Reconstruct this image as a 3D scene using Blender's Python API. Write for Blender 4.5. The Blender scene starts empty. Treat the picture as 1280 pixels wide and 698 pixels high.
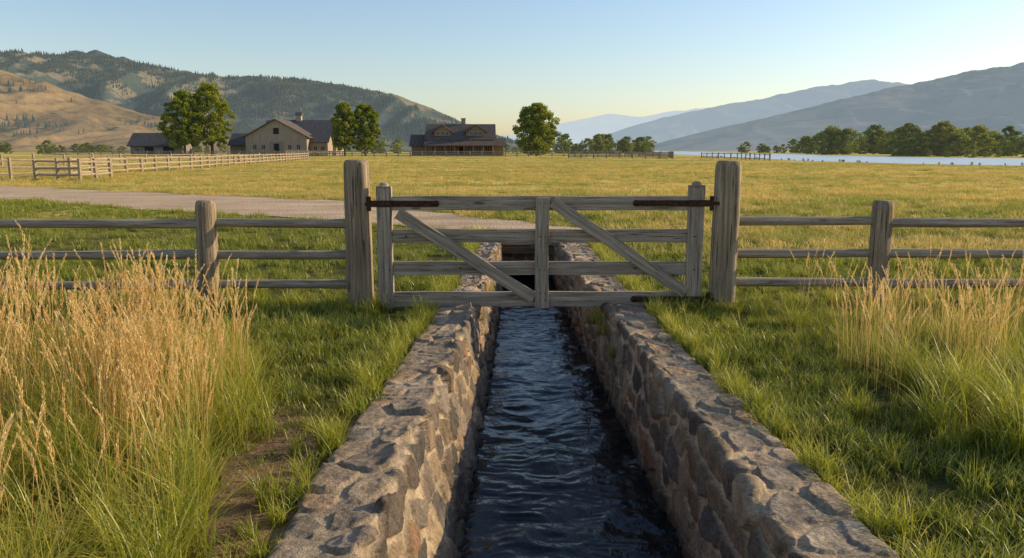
import bpy, math, random
import numpy as np
from mathutils import Vector, Matrix
rng = np.random.default_rng(7)
random.seed(7)
scene = bpy.context.scene
COL = scene.collection

# ------------------------------------------------------------------ helpers
def link(o, parent=None):
    COL.objects.link(o)
    if parent is not None: o.parent = parent
    return o

def empty(name, loc=(0,0,0), rotz=0):
    e = bpy.data.objects.new(name, None); e.location = loc; e.rotation_euler = (0,0,rotz)
    e.empty_display_size = .3
    return link(e)

def mesh_np(name, co, faces, mat=None, smooth=True, cols=None):
    me = bpy.data.meshes.new(name)
    co = np.ascontiguousarray(co, dtype=np.float32)
    faces = np.ascontiguousarray(faces, dtype=np.int32)
    k = faces.shape[1]; nf = len(faces)
    me.vertices.add(len(co)); me.vertices.foreach_set('co', co.ravel())
    me.loops.add(nf*k); me.loops.foreach_set('vertex_index', faces.ravel())
    me.polygons.add(nf); me.polygons.foreach_set('loop_start', np.arange(nf, dtype=np.int32)*k)
    me.update(calc_edges=True)
    me.polygons.foreach_set('use_smooth', np.full(nf, smooth, dtype=bool))
    if cols is not None:
        a = me.color_attributes.new('col', 'FLOAT_COLOR', 'POINT')
        a.data.foreach_set('color', np.ascontiguousarray(cols, dtype=np.float32).ravel())
    if mat: me.materials.append(mat)
    me.validate()
    return me

def grid_faces(nr, nc, wrap=False):
    i = np.arange(nr-1)[:,None]; j = np.arange(nc if wrap else nc-1)[None,:]
    j2 = (j+1) % nc
    a = i*nc+j; b = i*nc+j2; c = (i+1)*nc+j2; d = (i+1)*nc+j
    return np.stack([a,b,c,d],-1).reshape(-1,4)

_tab = np.random.default_rng(99).random((8,256,256))
def vnoise(x, y, s=0):
    x = np.asarray(x,float); y = np.asarray(y,float)
    xi = np.floor(x).astype(int); yi = np.floor(y).astype(int)
    fx = x-xi; fy = y-yi
    fx = fx*fx*(3-2*fx); fy = fy*fy*(3-2*fy)
    T = _tab[s%8]; X0=xi&255; X1=(xi+1)&255; Y0=yi&255; Y1=(yi+1)&255
    return ((T[X0,Y0]*(1-fx)+T[X1,Y0]*fx)*(1-fy)+(T[X0,Y1]*(1-fx)+T[X1,Y1]*fx)*fy)*2-1
def fbm(x, y, o=4, s=0):
    r = 0; a = 1; n = 0
    for k in range(o):
        r = r + a*vnoise(x*2**k+17*k, y*2**k+31*k, s+k); n += a; a *= .5
    return r/n
def sstep(a,b,x):
    t = np.clip((x-a)/(b-a),0,1); return t*t*(3-2*t)

# ------------------------------------------------------------------ node helpers
def newmat(name):
    m = bpy.data.materials.new(name); m.use_nodes = True
    m.node_tree.nodes.clear(); return m, m.node_tree
class NT:
    def __init__(s, nt): s.nt = nt
    def n(s, t, **kw):
        nd = s.nt.nodes.new(t)
        for k,v in kw.items(): setattr(nd,k,v)
        return nd
    def l(s, a, b): s.nt.links.new(a,b)
    def val(s, sock, v):
        if isinstance(v, bpy.types.NodeSocket): s.l(v, sock)
        else: sock.default_value = v
    def math(s, op, a, b=0.0, clamp=False):
        nd = s.n('ShaderNodeMath', operation=op, use_clamp=clamp)
        s.val(nd.inputs[0],a); s.val(nd.inputs[1],b); return nd.outputs[0]
    def mix(s, f, a, b, bt='MIX'):
        nd = s.n('ShaderNodeMix', data_type='RGBA', blend_type=bt)
        s.val(nd.inputs[0],f)
        s.val(nd.inputs[6], a if isinstance(a,bpy.types.NodeSocket) else (*a,1)[:4])
        s.val(nd.inputs[7], b if isinstance(b,bpy.types.NodeSocket) else (*b,1)[:4])
        return nd.outputs[2]
    def noise(s, vec, scale=5, detail=4, rough=.55, dist=0):
        nd = s.n('ShaderNodeTexNoise')
        if vec is not None: s.l(vec, nd.inputs['Vector'])
        nd.inputs['Scale'].default_value=scale; nd.inputs['Detail'].default_value=detail
        nd.inputs['Roughness'].default_value=rough; nd.inputs['Distortion'].default_value=dist
        return nd.outputs[0]
    def mapping(s, vec, scale=(1,1,1), rot=(0,0,0), loc=(0,0,0)):
        nd = s.n('ShaderNodeMapping'); s.l(vec, nd.inputs[0])
        nd.inputs['Scale'].default_value=scale; nd.inputs['Rotation'].default_value=rot
        nd.inputs['Location'].default_value=loc
        return nd.outputs[0]
    def ramp(s, f, stops):
        nd = s.n('ShaderNodeValToRGB'); s.l(f, nd.inputs[0])
        e = nd.color_ramp.elements
        while len(e) < len(stops): e.new(.5)
        for k,(p,c) in enumerate(stops):
            e[k].position=p; e[k].color = (*c,1) if len(c)==3 else c
        return nd.outputs[0]
    def mr(s, v, a, b, c=0.0, d=1.0):
        nd = s.n('ShaderNodeMapRange', interpolation_type='SMOOTHSTEP'); s.l(v, nd.inputs[0])
        for k,x in zip((1,2,3,4),(a,b,c,d)): nd.inputs[k].default_value=x
        return nd.outputs[0]
    def bump(s, h, strength=.5, dist=.01, normal=None):
        nd = s.n('ShaderNodeBump'); s.l(h, nd.inputs['Height'])
        nd.inputs['Strength'].default_value=strength; nd.inputs['Distance'].default_value=dist
        if normal is not None: s.l(normal, nd.inputs['Normal'])
        return nd.outputs[0]
    def principled(s, col, rough=.8, normal=None, metal=0, spec=.3):
        nd = s.n('ShaderNodeBsdfPrincipled')
        s.val(nd.inputs['Base Color'], col if isinstance(col,bpy.types.NodeSocket) else (*col,1)[:4])
        s.val(nd.inputs['Roughness'], rough); nd.inputs['Metallic'].default_value=metal
        nd.inputs['Specular IOR Level'].default_value=spec
        if normal is not None: s.l(normal, nd.inputs['Normal'])
        return nd.outputs[0]
    def out(s, sh):
        o = s.n('ShaderNodeOutputMaterial'); s.l(sh, o.inputs[0])
    def pos(s): return s.n('ShaderNodeNewGeometry').outputs['Position']
    def obj(s): return s.n('ShaderNodeTexCoord').outputs['Object']
    def sep(s, v):
        nd = s.n('ShaderNodeSeparateXYZ'); s.l(v, nd.inputs[0]); return nd.outputs

# ------------------------------------------------------------------ materials
def mat_wood(name, dark, mid, light, sx=1.2, sc=30, bump=.6):
    m, nt = newmat(name); N = NT(nt)
    oi = N.n('ShaderNodeObjectInfo')
    v = N.n('ShaderNodeVectorMath', operation='ADD'); N.l(N.obj(), v.inputs[0])
    cb = N.n('ShaderNodeCombineXYZ'); 
    for k in range(3): N.l(N.math('MULTIPLY', oi.outputs['Random'], 13.7+k*5), cb.inputs[k])
    N.l(cb.outputs[0], v.inputs[1]); v = v.outputs[0]
    g1 = N.noise(N.mapping(v,(sx,sc,sc)), 1, 6, .65, .4)
    g2 = N.noise(N.mapping(v,(sx*2,sc*3.2,sc*3.2)), 1, 4, .6)
    big = N.noise(v, 2.2, 4)
    c = N.ramp(g1, [(.28,dark),(.5,mid),(.72,light)])
    c = N.mix(N.mr(big,.35,.7,0,.5), c, [x*.7 for x in mid], 'MIX')
    crack = N.mr(g2, .30, .42, 1, 0)
    c = N.mix(crack, c, [x*.35 for x in dark])
    c = N.mix(.5, c, N.ramp(N.noise(v,60,3), [(.3,[x*.7 for x in mid]),(.7,light)]),'SOFT_LIGHT')
    vo = N.n('ShaderNodeTexVoronoi'); N.l(N.mapping(v,(1.6,5,5)), vo.inputs['Vector']); vo.inputs['Scale'].default_value=1
    knot = N.mr(vo.outputs['Distance'], .05,.14,1,0)
    c = N.mix(N.math('MULTIPLY',knot,.7), c, [x*.5 for x in dark])
    h = N.math('SUBTRACT', N.math('ADD', g1, N.math('MULTIPLY', g2, .6)), N.math('MULTIPLY', crack, .8))
    N.out(N.principled(c, .85, N.bump(h, bump, .012), spec=.2)); return m

M_wood = mat_wood('weathered_wood', (.16,.126,.094),(.40,.332,.26),(.62,.53,.42))
M_post = mat_wood('weathered_post_wood', (.13,.096,.066),(.34,.268,.19),(.60,.495,.365), .8, 22, 1.0)
M_fence_pale = mat_wood('pale_fence_wood', (.22,.17,.12),(.42,.34,.25),(.58,.49,.37), 1, 14, .4)

def mat_metal():
    m, nt = newmat('rusty_iron'); N=NT(nt); v=N.obj()
    n=N.noise(v,40,5)
    N.out(N.principled(N.ramp(n,[(.35,(.03,.018,.014)),(.55,(.075,.033,.02)),(.75,(.17,.065,.03))]),.65,N.bump(n,.4,.003),.5)); return m
M_iron = mat_metal()

def mat_stone():
    m, nt = newmat('field_stone_and_mortar'); N=NT(nt); p=N.pos()
    a = N.n('ShaderNodeAttribute', attribute_name='col')
    n1 = N.noise(p, 9, 6, .6); n2 = N.noise(p, 55, 6, .65); n3=N.noise(p,180,3,.6)
    c = N.mix(1, a.outputs['Color'], N.ramp(n1,[(.3,(.62,.59,.56)),(.7,(1.35,1.3,1.25))]),'MULTIPLY')
    c = N.mix(.8, c, N.ramp(n2,[(.32,(.5,.5,.5)),(.68,(1.4,1.38,1.35))]),'MULTIPLY')
    lich = N.mr(N.noise(p,23,4,.7),.62,.7,0,.4)
    c = N.mix(lich, c, (.36,.33,.26))
    wet = N.mr(N.sep(p)[2], -.80, -.60, 1, 0)
    c = N.mix(N.math('MULTIPLY',wet,.8), c, (.018,.02,.014))
    rough = N.math('SUBTRACT', .9, N.math('MULTIPLY', wet,.5))
    h = N.math('ADD', N.math('MULTIPLY',n2,.7), N.math('MULTIPLY',n3,.35))
    N.out(N.principled(c, rough, N.bump(h,1.0,.02), spec=.25)); return m
M_stone = mat_stone()

def mat_water(name, base, rough, sc, st, dist):
    m, nt = newmat(name); N=NT(nt); p=N.pos()
    n=N.noise(N.mapping(p,(1,.55,1)), sc, 5, .6, .6)
    N.out(N.principled(base, rough, N.bump(n,st,dist), spec=.5))
    nt.nodes['Principled BSDF'].inputs['IOR'].default_value=1.33
    return m
M_water = mat_water('canal_water', (.008,.010,.011), .06, 9, .5, .024)
M_river = mat_water('river_water', (.50,.56,.58), .30, .8, .10, .05)

def mat_ground():
    m, nt = newmat('ground_soil_and_turf'); N=NT(nt); p=N.pos(); s=N.sep(p)
    fine = N.noise(p, 14, 6, .65); med = N.noise(p,1.3,5,.6)
    big = N.noise(N.mapping(p,(.02,.06,1)),1,5,.6); bb = N.noise(N.mapping(p,(.08,.5,1)),1,5,.65)
    near = N.ramp(med, [(.3,(.055,.055,.014)),(.7,(.11,.10,.028))])
    near = N.mix(1,near,N.ramp(fine,[(.3,(.5,.5,.5)),(.7,(1.5,1.45,1.3))]),'MULTIPLY')
    gold = N.ramp(bb, [(.25,(.50,.36,.09)),(.48,(.76,.54,.145)),(.75,(.90,.66,.22))])
    green = N.ramp(bb, [(.3,(.28,.28,.05)),(.7,(.48,.42,.085))])
    far = N.mix(N.mr(big,.46,.60), gold, green)
    far = N.mix(1,far,N.ramp(N.noise(p,3,5,.7),[(.3,(.74,.74,.7)),(.7,(1.15,1.14,1.1))]),'MULTIPLY')
    streak = N.noise(N.mapping(p,(.03,.22,1)),1,6,.7)
    far = N.mix(1,far,N.ramp(streak,[(.32,(.62,.70,.58)),(.62,(1.1,1.08,1.05))]),'MULTIPLY')
    yy = N.math('ADD', s[1], N.math('MULTIPLY', N.math('SUBTRACT',N.noise(p,.25,4),.5), 10))
    c = N.mix(N.mr(yy, 12, 26), near, far)
    dx = N.math('DIVIDE', N.math('ADD', s[0], 1.36), .58); dy = N.math('DIVIDE', N.math('SUBTRACT', s[1], 3.6), 1.7)
    d = N.math('ADD', N.math('MULTIPLY',dx,dx), N.math('MULTIPLY',dy,dy))
    d = N.math('ADD', d, N.math('MULTIPLY', N.math('SUBTRACT',N.noise(p,4,4),.5),1.6))
    soil = N.ramp(fine,[(.3,(.12,.07,.036)),(.7,(.33,.205,.11))])
    c = N.mix(N.mr(d,.6,1.4,1,0), c, soil)
    h = N.math('ADD', fine, N.math('MULTIPLY',N.noise(p,60,4),.5))
    N.out(N.principled(c,.95,N.bump(h,.8,.03),spec=.1)); return m
M_ground = mat_ground()

def mat_road():
    m, nt = newmat('gravel_and_dirt'); N=NT(nt); p=N.pos()
    n=N.noise(p,22,6,.75); b=N.noise(N.mapping(p,(.5,1.4,1)),.7,5)
    vo=N.n('ShaderNodeTexVoronoi'); N.l(p,vo.inputs['Vector']); vo.inputs['Scale'].default_value=26
    c=N.ramp(b,[(.3,(.48,.335,.215)),(.7,(.74,.54,.355))])
    c=N.mix(1,c,N.ramp(n,[(.3,(.6,.6,.6)),(.7,(1.3,1.3,1.3))]),'MULTIPLY')
    c=N.mix(.35,c,vo.outputs['Color'],'SOFT_LIGHT')
    N.out(N.principled(c,.95,N.bump(N.math('ADD',n,vo.outputs['Distance']),.9,.03),spec=.1)); return m
M_road = mat_road()

def mat_grass(name, stops, dry=None, trans=.42, tipcol=None, patch=None, base=(.06,.055,.015), dryp=None):
    m, nt = newmat(name); N=NT(nt)
    a=N.n('ShaderNodeAttribute', attribute_name='col'); s=N.n('ShaderNodeSeparateColor'); N.l(a.outputs['Color'],s.inputs[0])
    oi=N.n('ShaderNodeObjectInfo')
    f=N.math('ADD', N.math('MULTIPLY',s.outputs[0],.7), N.math('MULTIPLY',oi.outputs['Random'],.3))
    c=N.ramp(f,stops)
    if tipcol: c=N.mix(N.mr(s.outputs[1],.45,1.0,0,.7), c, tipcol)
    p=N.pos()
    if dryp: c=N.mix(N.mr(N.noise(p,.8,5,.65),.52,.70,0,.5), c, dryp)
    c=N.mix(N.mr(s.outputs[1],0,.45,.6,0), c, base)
    if patch: c=N.mix(N.mr(N.noise(N.mapping(p,(.2,.55,0)),1,4,.6),.45,.60,0,.85), c, patch)
    d=N.n('ShaderNodeBsdfDiffuse'); N.l(c,d.inputs[0])
    t=N.n('ShaderNodeBsdfTranslucent'); N.l(c,t.inputs[0])
    mx=N.n('ShaderNodeMixShader'); mx.inputs[0].default_value=trans
    N.l(d.outputs[0],mx.inputs[1]); N.l(t.outputs[0],mx.inputs[2])
    g=N.n('ShaderNodeBsdfGlossy'); g.inputs['Roughness'].default_value=.42; g.inputs[0].default_value=(1,1,.9,1)
    m2=N.n('ShaderNodeMixShader'); m2.inputs[0].default_value=.04
    N.l(mx.outputs[0],m2.inputs[1]); N.l(g.outputs[0],m2.inputs[2])
    N.out(m2.outputs[0]); return m
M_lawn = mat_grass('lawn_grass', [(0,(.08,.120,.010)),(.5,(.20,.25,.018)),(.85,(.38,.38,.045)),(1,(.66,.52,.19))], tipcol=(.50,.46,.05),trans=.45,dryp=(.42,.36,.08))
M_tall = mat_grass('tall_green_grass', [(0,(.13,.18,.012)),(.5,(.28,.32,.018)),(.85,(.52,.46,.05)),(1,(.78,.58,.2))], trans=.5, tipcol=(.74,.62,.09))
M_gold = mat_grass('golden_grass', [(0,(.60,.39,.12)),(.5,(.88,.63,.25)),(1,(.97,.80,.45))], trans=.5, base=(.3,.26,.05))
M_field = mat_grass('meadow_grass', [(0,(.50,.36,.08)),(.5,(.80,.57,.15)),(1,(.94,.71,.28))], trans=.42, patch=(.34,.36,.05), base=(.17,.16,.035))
def mat_leaf(name, a,b,c,haze_glow=0,hc=(.5,.6,.68)):
    m, nt = newmat(name); N=NT(nt)
    at=N.n('ShaderNodeAttribute', attribute_name='col'); s=N.n('ShaderNodeSeparateColor'); N.l(at.outputs['Color'],s.inputs[0])
    oi=N.n('ShaderNodeObjectInfo')
    col=N.ramp(s.outputs[0],[(0,a),(.5,b),(1,c)])
    col=N.mix(1,col,N.ramp(oi.outputs['Random'],[(0,(.7,.78,.8)),(1,(1.25,1.12,1.0))]),'MULTIPLY')
    d=N.n('ShaderNodeBsdfDiffuse'); N.l(col,d.inputs[0]); t=N.n('ShaderNodeBsdfTranslucent'); N.l(col,t.inputs[0])
    mx=N.n('ShaderNodeMixShader'); mx.inputs[0].default_value=.4
    N.l(d.outputs[0],mx.inputs[1]); N.l(t.outputs[0],mx.inputs[2]); o=mx.outputs[0]
    if haze_glow>0:
        e=N.n('ShaderNodeEmission'); e.inputs[0].default_value=(*hc,1); m2=N.n('ShaderNodeMixShader'); m2.inputs[0].default_value=haze_glow  # aerial haze imitated by emission mixed into the foliage
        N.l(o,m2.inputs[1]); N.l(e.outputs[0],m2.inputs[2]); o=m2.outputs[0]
    N.out(o); return m
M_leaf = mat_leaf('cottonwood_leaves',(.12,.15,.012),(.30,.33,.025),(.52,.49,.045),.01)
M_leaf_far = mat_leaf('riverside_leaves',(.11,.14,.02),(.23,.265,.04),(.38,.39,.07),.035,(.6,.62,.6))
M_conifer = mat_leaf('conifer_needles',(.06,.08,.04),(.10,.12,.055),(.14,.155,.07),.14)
M_bark = mat_wood('bark',(.06,.05,.04),(.17,.14,.11),(.3,.25,.2),2,6,.5)

def mat_plain(name, c, rough=.8, var=.35, sc=3, stretch=(1,1,1)):
    m, nt = newmat(name); N=NT(nt); v=N.mapping(N.obj(),stretch)
    n=N.noise(v,sc,5,.65)
    col=N.ramp(n,[(.3,[x*(1-var) for x in c]),(.7,[x*(1+var) for x in c])])
    N.out(N.principled(col,rough,N.bump(n,.3,.03),spec=.25)); return m
M_barnwall = mat_plain('barn_board_siding',(.37,.29,.215),.85,.4,2,(4,4,.15))
M_shedwall = mat_plain('shed_board_siding',(.27,.22,.175),.85,.3,2,(4,4,.15))
M_roofgrey = mat_plain('grey_shingle_roof',(.12,.105,.10),.8,.35,1.5,(2,.3,1))
M_roofbrown = mat_plain('brown_shingle_roof',(.13,.098,.082),.85,.35,1.5,(2,.3,1))
M_log = mat_plain('log_siding',(.26,.17,.105),.75,.35,2,(.3,.3,5))
M_darkopen = mat_plain('dark_opening',(.018,.018,.02),.5,.2,2)
M_glass = mat_plain('window_glass',(.05,.06,.07),.08,.2,1)
M_trim = mat_plain('trim_boards',(.42,.35,.27),.7,.15,2)
M_stonechim = mat_plain('chimney_stone',(.30,.26,.22),.9,.4,1.5)

def mat_hill(name, grass1, grass2, forest, fthr, haze_glow_col, haze_glow, fscale=.012, fl=True):
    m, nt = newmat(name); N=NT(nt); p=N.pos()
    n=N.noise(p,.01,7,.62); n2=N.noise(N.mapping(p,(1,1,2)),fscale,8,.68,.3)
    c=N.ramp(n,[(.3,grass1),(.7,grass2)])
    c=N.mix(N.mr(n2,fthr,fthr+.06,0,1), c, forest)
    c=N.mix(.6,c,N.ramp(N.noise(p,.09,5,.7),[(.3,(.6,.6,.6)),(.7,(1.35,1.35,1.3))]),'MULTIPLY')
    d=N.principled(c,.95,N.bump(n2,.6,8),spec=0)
    e=N.n('ShaderNodeEmission'); e.inputs[0].default_value=(*haze_glow_col,1); e.inputs[1].default_value=1  # distance haze painted in as a constant bluish glow per hill
    mx=N.n('ShaderNodeMixShader'); mx.inputs[0].default_value=haze_glow
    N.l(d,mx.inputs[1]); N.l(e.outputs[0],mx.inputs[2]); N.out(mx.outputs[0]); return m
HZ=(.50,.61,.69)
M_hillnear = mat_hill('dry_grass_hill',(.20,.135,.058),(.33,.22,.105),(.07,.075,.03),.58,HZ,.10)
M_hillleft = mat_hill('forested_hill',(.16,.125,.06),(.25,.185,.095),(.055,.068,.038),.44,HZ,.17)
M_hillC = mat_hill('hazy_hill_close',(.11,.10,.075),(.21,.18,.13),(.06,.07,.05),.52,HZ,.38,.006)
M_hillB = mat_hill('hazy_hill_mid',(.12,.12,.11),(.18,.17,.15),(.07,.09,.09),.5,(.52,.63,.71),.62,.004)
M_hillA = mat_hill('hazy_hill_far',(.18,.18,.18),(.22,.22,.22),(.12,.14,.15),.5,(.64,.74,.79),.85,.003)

# ------------------------------------------------------------------ canal layout (metres)
ky=[-14,3.1,4.6,5.3,7.9,10.4,15.6]
def LO(y): return np.interp(y,ky,[-1.15,-1.02,-.97,-.93,-.79,-.69,-.52])
def LI(y): return np.interp(y,ky,[-.78,-.63,-.57,-.53,-.42,-.35,-.24])
def LW(y): return np.interp(y,ky,[-.50,-.38,-.34,-.32,-.26,-.22,-.16])
def RI(y): return np.interp(y,ky,[1.24,1.17,1.15,1.13,1.02,.90,.80])
def RO(y): return np.interp(y,ky,[1.70,1.60,1.53,1.50,1.42,1.38,1.32])
def RW(y): return np.interp(y,ky,[1.16,1.11,1.09,1.07,.99,.90,.80])
YEND=15.6; ZW=-.8

def gz(x,y):
    a = .035*(1-sstep(10,14,y))
    return a*fbm(np.asarray(x)*1.1,np.asarray(y)*1.1,3,2) - .0

def build_ground():
    ys = np.concatenate([np.arange(-14,YEND,.2), [YEND], YEND+np.geomspace(.25,9000,110)])
    offs = np.concatenate([[0],np.cumsum(np.full(50,.2)),10+np.geomspace(.3,9000,60)])
    V=[];F=[];base=0
    nr=len(ys)
    for sgn,fe in ((-1,LO),(1,RO)):
        e=fe(np.minimum(ys,YEND))[:,None]
        X=e+sgn*offs[None,:]; Y=np.repeat(ys[:,None],len(offs),1)
        Z=gz(X,Y)
        f=grid_faces(nr,len(offs))
        if sgn<0: f=f[:,::-1]
        V.append(np.stack([X,Y,Z],-1).reshape(-1,3)); F.append(f+base); base+=X.size
    yb=ys[ys>=YEND-1e-6]; t=np.linspace(0,1,9)
    e0=LO(YEND); e1=RO(YEND)
    X=np.repeat((e0+(e1-e0)*t)[None,:],len(yb),0); Y=np.repeat(yb[:,None],9,1); Z=gz(X,Y)
    V.append(np.stack([X,Y,Z],-1).reshape(-1,3)); F.append(grid_faces(len(yb),9)+base)
    me=mesh_np('ground',np.concatenate(V),np.concatenate(F),M_ground)
    link(bpy.data.objects.new('ground',me))
build_ground()

def build_road():
    near=np.array([(-70,42),(-40,34),(-17.7,27.7),(-9,21.9),(-4.2,19.4),(-1.3,16.9),(.2,15.9),(1.6,15.75),(3.5,15.7)],float)
    far =np.array([(-75,60),(-46,48),(-24.4,38.1),(-12.8,31.1),(-5.6,26.6),(-.8,20.2),(1.0,17.9),(2.4,16.7),(3.9,16.0)],float)
    def dens(p,n):
        d=np.concatenate([[0],np.cumsum(np.linalg.norm(np.diff(p,axis=0),axis=1))]); d/=d[-1]
        t=np.linspace(0,1,n); q=np.stack([np.interp(t,d,p[:,k]) for k in (0,1)],-1)
        for _ in range(12): q[1:-1]=(q[:-2]+q[2:]+2*q[1:-1])/4
        return q
    n=400;A=dens(near,n);B=dens(far,n)
    A[:,1]+= .3*fbm(np.arange(n)*.25,0*np.arange(n),3,1); B[:,1]+= .5*fbm(np.arange(n)*.25,9+0*np.arange(n),3,3)
    t=np.linspace(0,1,24)
    P=A[:,None,:]*(1-t)[None,:,None]+B[:,None,:]*t[None,:,None]
    Z=.018+.012*np.abs(fbm(P[...,0]*1.5,P[...,1]*1.5,3))
    me=mesh_np('gravel_road',np.concatenate([P,Z[...,None]],-1).reshape(-1,3),grid_faces(n,24)[:,::-1],M_road)
    o=link(bpy.data.objects.new('gravel_road',me)); return A,B
RA,RB=build_road()
def on_road(x,y,m=.0):
    ya=np.interp(x,RA[:,0],RA[:,1]); yb=np.interp(x,RB[:,0],RB[:,1])
    return (x<3.6)&(y>ya+.05+m)&(y<yb-.05-m)

def build_river():
    near=np.array([(100,48),(72,66),(57,81),(49,99),(46,124),(49,180),(58,250),(68,340),(110,700),(200,1400)],float)
    far =np.array([(200,78),(140,103),(108,140),(98,175),(99,225),(110,300),(128,420),(155,600),(205,1000),(290,1700)],float)
    n=240
    def dens(p):
        t0=np.linspace(0,1,len(p)); t=np.linspace(0,1,n); return np.stack([np.interp(t,t0,p[:,k]) for k in (0,1)],-1)
    A=dens(near);B=dens(far)
    A[:,0]+=1.2*fbm(np.arange(n)*.2,0*np.arange(n),4,2); B[:,0]+=2*fbm(np.arange(n)*.15,5+0*np.arange(n),4,4)
    t=np.linspace(0,1,8); P=A[:,None,:]*(1-t)[None,:,None]+B[:,None,:]*t[None,:,None]
    me=mesh_np('river',np.concatenate([P,np.full(P.shape[:2]+(1,),.03)],-1).reshape(-1,3),grid_faces(n,8)[:,::-1],M_river)
    link(bpy.data.objects.new('river',me)); return A,B
RIV,RIVB=build_river()

# ------------------------------------------------------------------ stone walls
PAL=np.array([(.25,.175,.12),(.15,.115,.09),(.29,.175,.105),(.34,.25,.165),(.20,.155,.12),(.29,.21,.135),(.115,.098,.085),(.25,.205,.16)])
MORT=np.array((.52,.41,.285))
def stones_field(t,s,seed,cw=.30,ch=.20):
    r=np.random.default_rng(seed); T=r.random((128,1024,6))
    t=t+.045*fbm(t*5,s*5,3,seed); s=s+.035*fbm(t*5+40,s*5,3,seed+1)
    w=s/ch; row=np.floor(w).astype(int)
    best=np.full(t.shape,9.);sec=np.full(t.shape,9.);idx=np.zeros(t.shape+(6,));cx=np.zeros(t.shape);cyy=np.zeros(t.shape)
    for dr in (-1,0,1):
        rr=row+dr; sh=(rr%2)*.5
        u=t/cw+sh; c0=np.floor(u).astype(int)
        for dc in (-1,0,1):
            cc=c0+dc; h=T[rr%128,cc%1024]
            px=(cc+.5+(h[...,0]-.5)*.8-sh)*cw; py=(rr+.5+(h[...,1]-.5)*.55)*ch
            d=(np.abs((t-px)*.8)**2.6+np.abs((s-py)*1.1)**2.6)**(1/2.6)-.04*h[...,2]
            cl=d<best
            sec=np.where(cl,best,np.minimum(sec,d)); 
            best=np.where(cl,d,best); idx[cl]=h[cl]; cx=np.where(cl,px,cx); cyy=np.where(cl,py,cyy)
    return best,sec,idx,t-cx,s-cyy

def build_wall(side,seed):
    fo,fi,fw=(LO,LI,LW) if side<0 else (RO,RI,RW)
    ts=np.concatenate([np.arange(-6,1.2,.04),np.arange(1.2,7,.0085),np.arange(7,YEND+.25,.018)])
    ns=200; top=.055
    nt=len(ts)
    O=fo(ts);I=fi(ts);Wd=fw(ts)
    key=[ (O+side*.02, np.full(nt,-.2)), (O,np.full(nt,top-.02)), (I,np.full(nt,top)), (Wd,np.full(nt,ZW)), (Wd-side*.06,np.full(nt,ZW-.25)) ]
    kx=np.stack([k[0] for k in key],1); kz=np.stack([k[1] for k in key],1)
    seg=np.hypot(np.diff(kx,axis=1),np.diff(kz,axis=1)); cum=np.concatenate([np.zeros((nt,1)),np.cumsum(seg,1)],1)
    S=np.linspace(0,1,ns)
    mean=cum.mean(0); sv=S*mean[-1]
    X=np.empty((nt,ns));Z=np.empty((nt,ns))
    for i in range(nt):
        ss=np.interp(sv,mean,cum[i]); X[i]=np.interp(ss,cum[i],kx[i]); Z[i]=np.interp(ss,cum[i],kz[i])
    for _ in range(5):
        X[:,1:-1]=(X[:,:-2]+X[:,2:]+2*X[:,1:-1])/4; Z[:,1:-1]=(Z[:,:-2]+Z[:,2:]+2*Z[:,1:-1])/4
    T=np.repeat(ts[:,None],ns,1); SV=np.repeat(sv[None,:],nt,0)
    dx=np.gradient(X,axis=1);dz=np.gradient(Z,axis=1);L=np.hypot(dx,dz)+1e-9
    nx=-dz/L; nz=dx/L
    k=np.argmin(np.abs(sv-(mean[1]+mean[2])/2))
    if nz[0,k]<0: nx=-nx; nz=-nz
    f1,f2,h,lx,ly=stones_field(T,SV,seed)
    e=f2-f1
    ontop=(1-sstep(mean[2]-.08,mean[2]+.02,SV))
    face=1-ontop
    edge=np.exp(-((SV-mean[2])/.09)**2)
    th=.020+.028*h[...,4]*face+.034*ontop*(h[...,2])
    th=th+ .016*fbm(T*9,SV*9,3,3)
    mask=sstep(th,th+.010,e)
    H=mask*(.012+(.028+.026*edge)*h[...,3] + ((h[...,4]-.5)*.12*lx+(h[...,5]-.5)*.16*ly)*(1-.5*ontop))
    facet=np.abs(vnoise(T*9+3*h[...,0]*9,SV*9+h[...,1]*7,5))
    H=H+ mask*(.012*fbm(T*9,SV*9,4,5)-.014*facet+.005*fbm(T*40,SV*40,2,1)) + (1-mask)*(.010*fbm(T*16,SV*16,4,2)+.004*ontop)
    H=H+.020*fbm(T*1.6,SV*1.6,2,6)
    H=H*(1-.2*ontop)
    yj=.010*fbm(T*10,SV*10+50,3,4)*mask
    P=np.stack([X+nx*H,T+yj,Z+nz*H],-1)
    ci=(h[...,2]*7.999).astype(int); col=PAL[ci]*(.7+.6*h[...,5])[...,None]
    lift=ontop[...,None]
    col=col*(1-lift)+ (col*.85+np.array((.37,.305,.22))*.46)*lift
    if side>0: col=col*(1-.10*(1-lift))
    mcol=MORT*(.85+.3*fbm(T*6,SV*6,3,7))[...,None]
    C=mcol*(1-mask[...,None])+col*mask[...,None]
    C=np.concatenate([C,np.ones(C.shape[:2]+(1,))],-1)
    f=grid_faces(nt,ns)
    v0,v1,v2=P.reshape(-1,3)[f[(nt//2)*(ns-1)+k][:3]]
    if np.cross(v1-v0,v2-v0)[2]<0: f=f[:,::-1]
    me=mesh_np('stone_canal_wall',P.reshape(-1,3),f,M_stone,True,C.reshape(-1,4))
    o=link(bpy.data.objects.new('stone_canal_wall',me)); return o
build_wall(-1,11); build_wall(1,23)

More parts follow.
